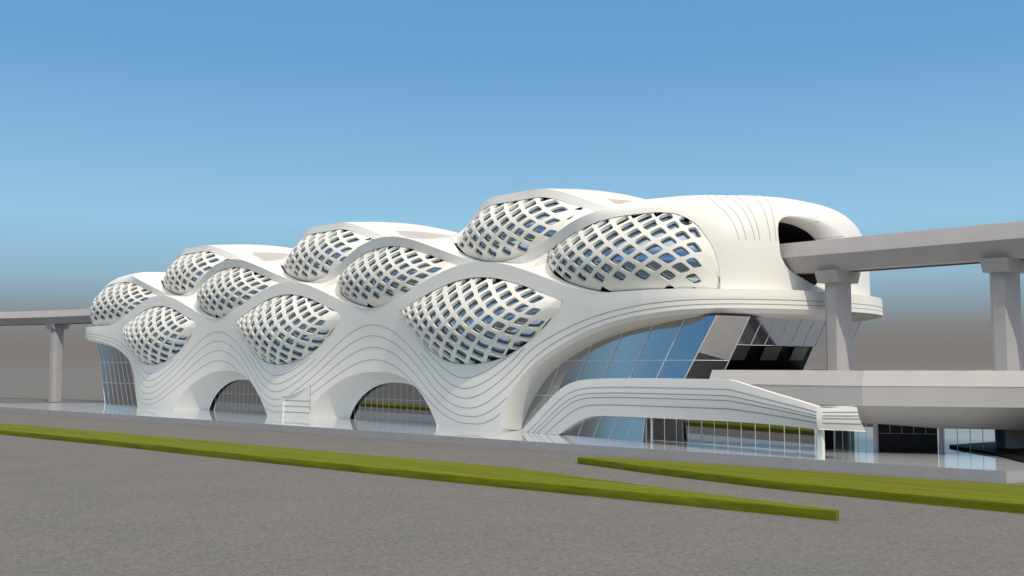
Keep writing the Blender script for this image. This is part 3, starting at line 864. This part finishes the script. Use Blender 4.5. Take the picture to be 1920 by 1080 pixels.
# ------------------------------------------------------------------ light, sky, camera
SUN_EL, SUN_AZ = R(42), R(-13.0)      # azimuth measured from +X towards +Y
sd = Vector((math.cos(SUN_EL)*math.cos(SUN_AZ), math.cos(SUN_EL)*math.sin(SUN_AZ), math.sin(SUN_EL)))
sl = bpy.data.lights.new('sun', 'SUN'); sl.energy = 2.0; sl.angle = R(.5); sl.color = (1., .90, .74)
so = bpy.data.objects.new('sun', sl); C.objects.link(so); so.rotation_euler = sd.to_track_quat('Z', 'Y').to_euler(); so.location = (250, 0, 200)
w = bpy.data.worlds.new('World'); bpy.context.scene.world = w; w.use_nodes = True
nt = w.node_tree; nt.nodes.clear(); L = nt.links.new
sky = nt.nodes.new('ShaderNodeTexSky'); sky.sky_type = 'NISHITA'; sky.sun_disc = False
sky.sun_elevation = SUN_EL; sky.sun_rotation = PI/2-SUN_AZ; sky.air_density = 1.; sky.dust_density = .6; sky.ozone_density = 1.5
tc = nt.nodes.new('ShaderNodeTexCoord'); sx = nt.nodes.new('ShaderNodeSeparateXYZ'); L(tc.outputs['Generated'], sx.inputs[0])
asn = nt.nodes.new('ShaderNodeMath'); asn.operation = 'ARCSINE'; L(sx.outputs['Z'], asn.inputs[0])
mr = nt.nodes.new('ShaderNodeMapRange'); mr.inputs['From Min'].default_value = 0; mr.inputs['From Max'].default_value = R(90); L(asn.outputs[0], mr.inputs['Value'])
# dust-laden air near the horizon, plus a bright zenith added to fill shade: factor of haze against clear sky, and its colour, by elevation
rf = nt.nodes.new('ShaderNodeValToRGB'); L(mr.outputs[0], rf.inputs['Fac'])
def stops(r, S):
    e = r.color_ramp.elements
    e[0].position = S[0][0]; e[-1].position = S[-1][0]
    for p, c in S[1:-1]: e.new(p)
    for el, (p, c) in zip(e, S): el.color = c if len(c) == 4 else (*c, 1)
SK = 1/.12
hz = nt.nodes.new('ShaderNodeValToRGB'); L(mr.outputs[0], hz.inputs['Fac'])
def lin(r, g, b): return tuple(((c/255+.055)/1.055)**2.4 if c > 10 else c/3294 for c in (r, g, b))
stops(rf, [(0, (1, 1, 1)), (.1, (.97, .97, .97)), (.3, (.92, .92, .92)), (1, (.85, .85, .85))])
D = 1/90
stops(hz, [(0, lin(128, 124, 121)), (1.0*D, lin(127, 122, 119)), (2.0*D, lin(128, 130, 131)), (3.2*D, lin(136, 155, 166)), (4.6*D, lin(144, 179, 200)), (7.5*D, lin(148, 197, 226)), (11*D, lin(132, 182, 220)), (16*D, lin(108, 162, 209)), (21*D, lin(99, 154, 202)), (30*D, (.36, .48, .68)), (45*D, (1.45, 1.36, 1.24)), (1, (2.0, 1.82, 1.6))])
bg1 = nt.nodes.new('ShaderNodeBackground'); bg1.inputs['Strength'].default_value = .12; L(sky.outputs[0], bg1.inputs['Color'])
bg2 = nt.nodes.new('ShaderNodeBackground'); bg2.inputs['Strength'].default_value = 1.; L(hz.outputs['Color'], bg2.inputs['Color'])
ms = nt.nodes.new('ShaderNodeMixShader'); L(rf.outputs['Color'], ms.inputs[0]); L(bg1.outputs[0], ms.inputs[1]); L(bg2.outputs[0], ms.inputs[2])
out = nt.nodes.new('ShaderNodeOutputWorld'); L(ms.outputs[0], out.inputs['Surface'])

cam = bpy.data.cameras.new('camera'); co = bpy.data.objects.new('camera', cam); C.objects.link(co)
cam.sensor_width = 36; cam.lens = 37.5; cam.clip_end = 9000; cam.clip_start = .5
co.location = (222, -89.5, 8.0); co.rotation_euler = (R(90+4.1467), 0, R(46.54))
sc = bpy.context.scene; sc.camera = co
sc.view_settings.view_transform = 'Standard'; sc.view_settings.look = 'None'; sc.view_settings.exposure = 0; sc.view_settings.gamma = 1
sc.render.engine = 'CYCLES'
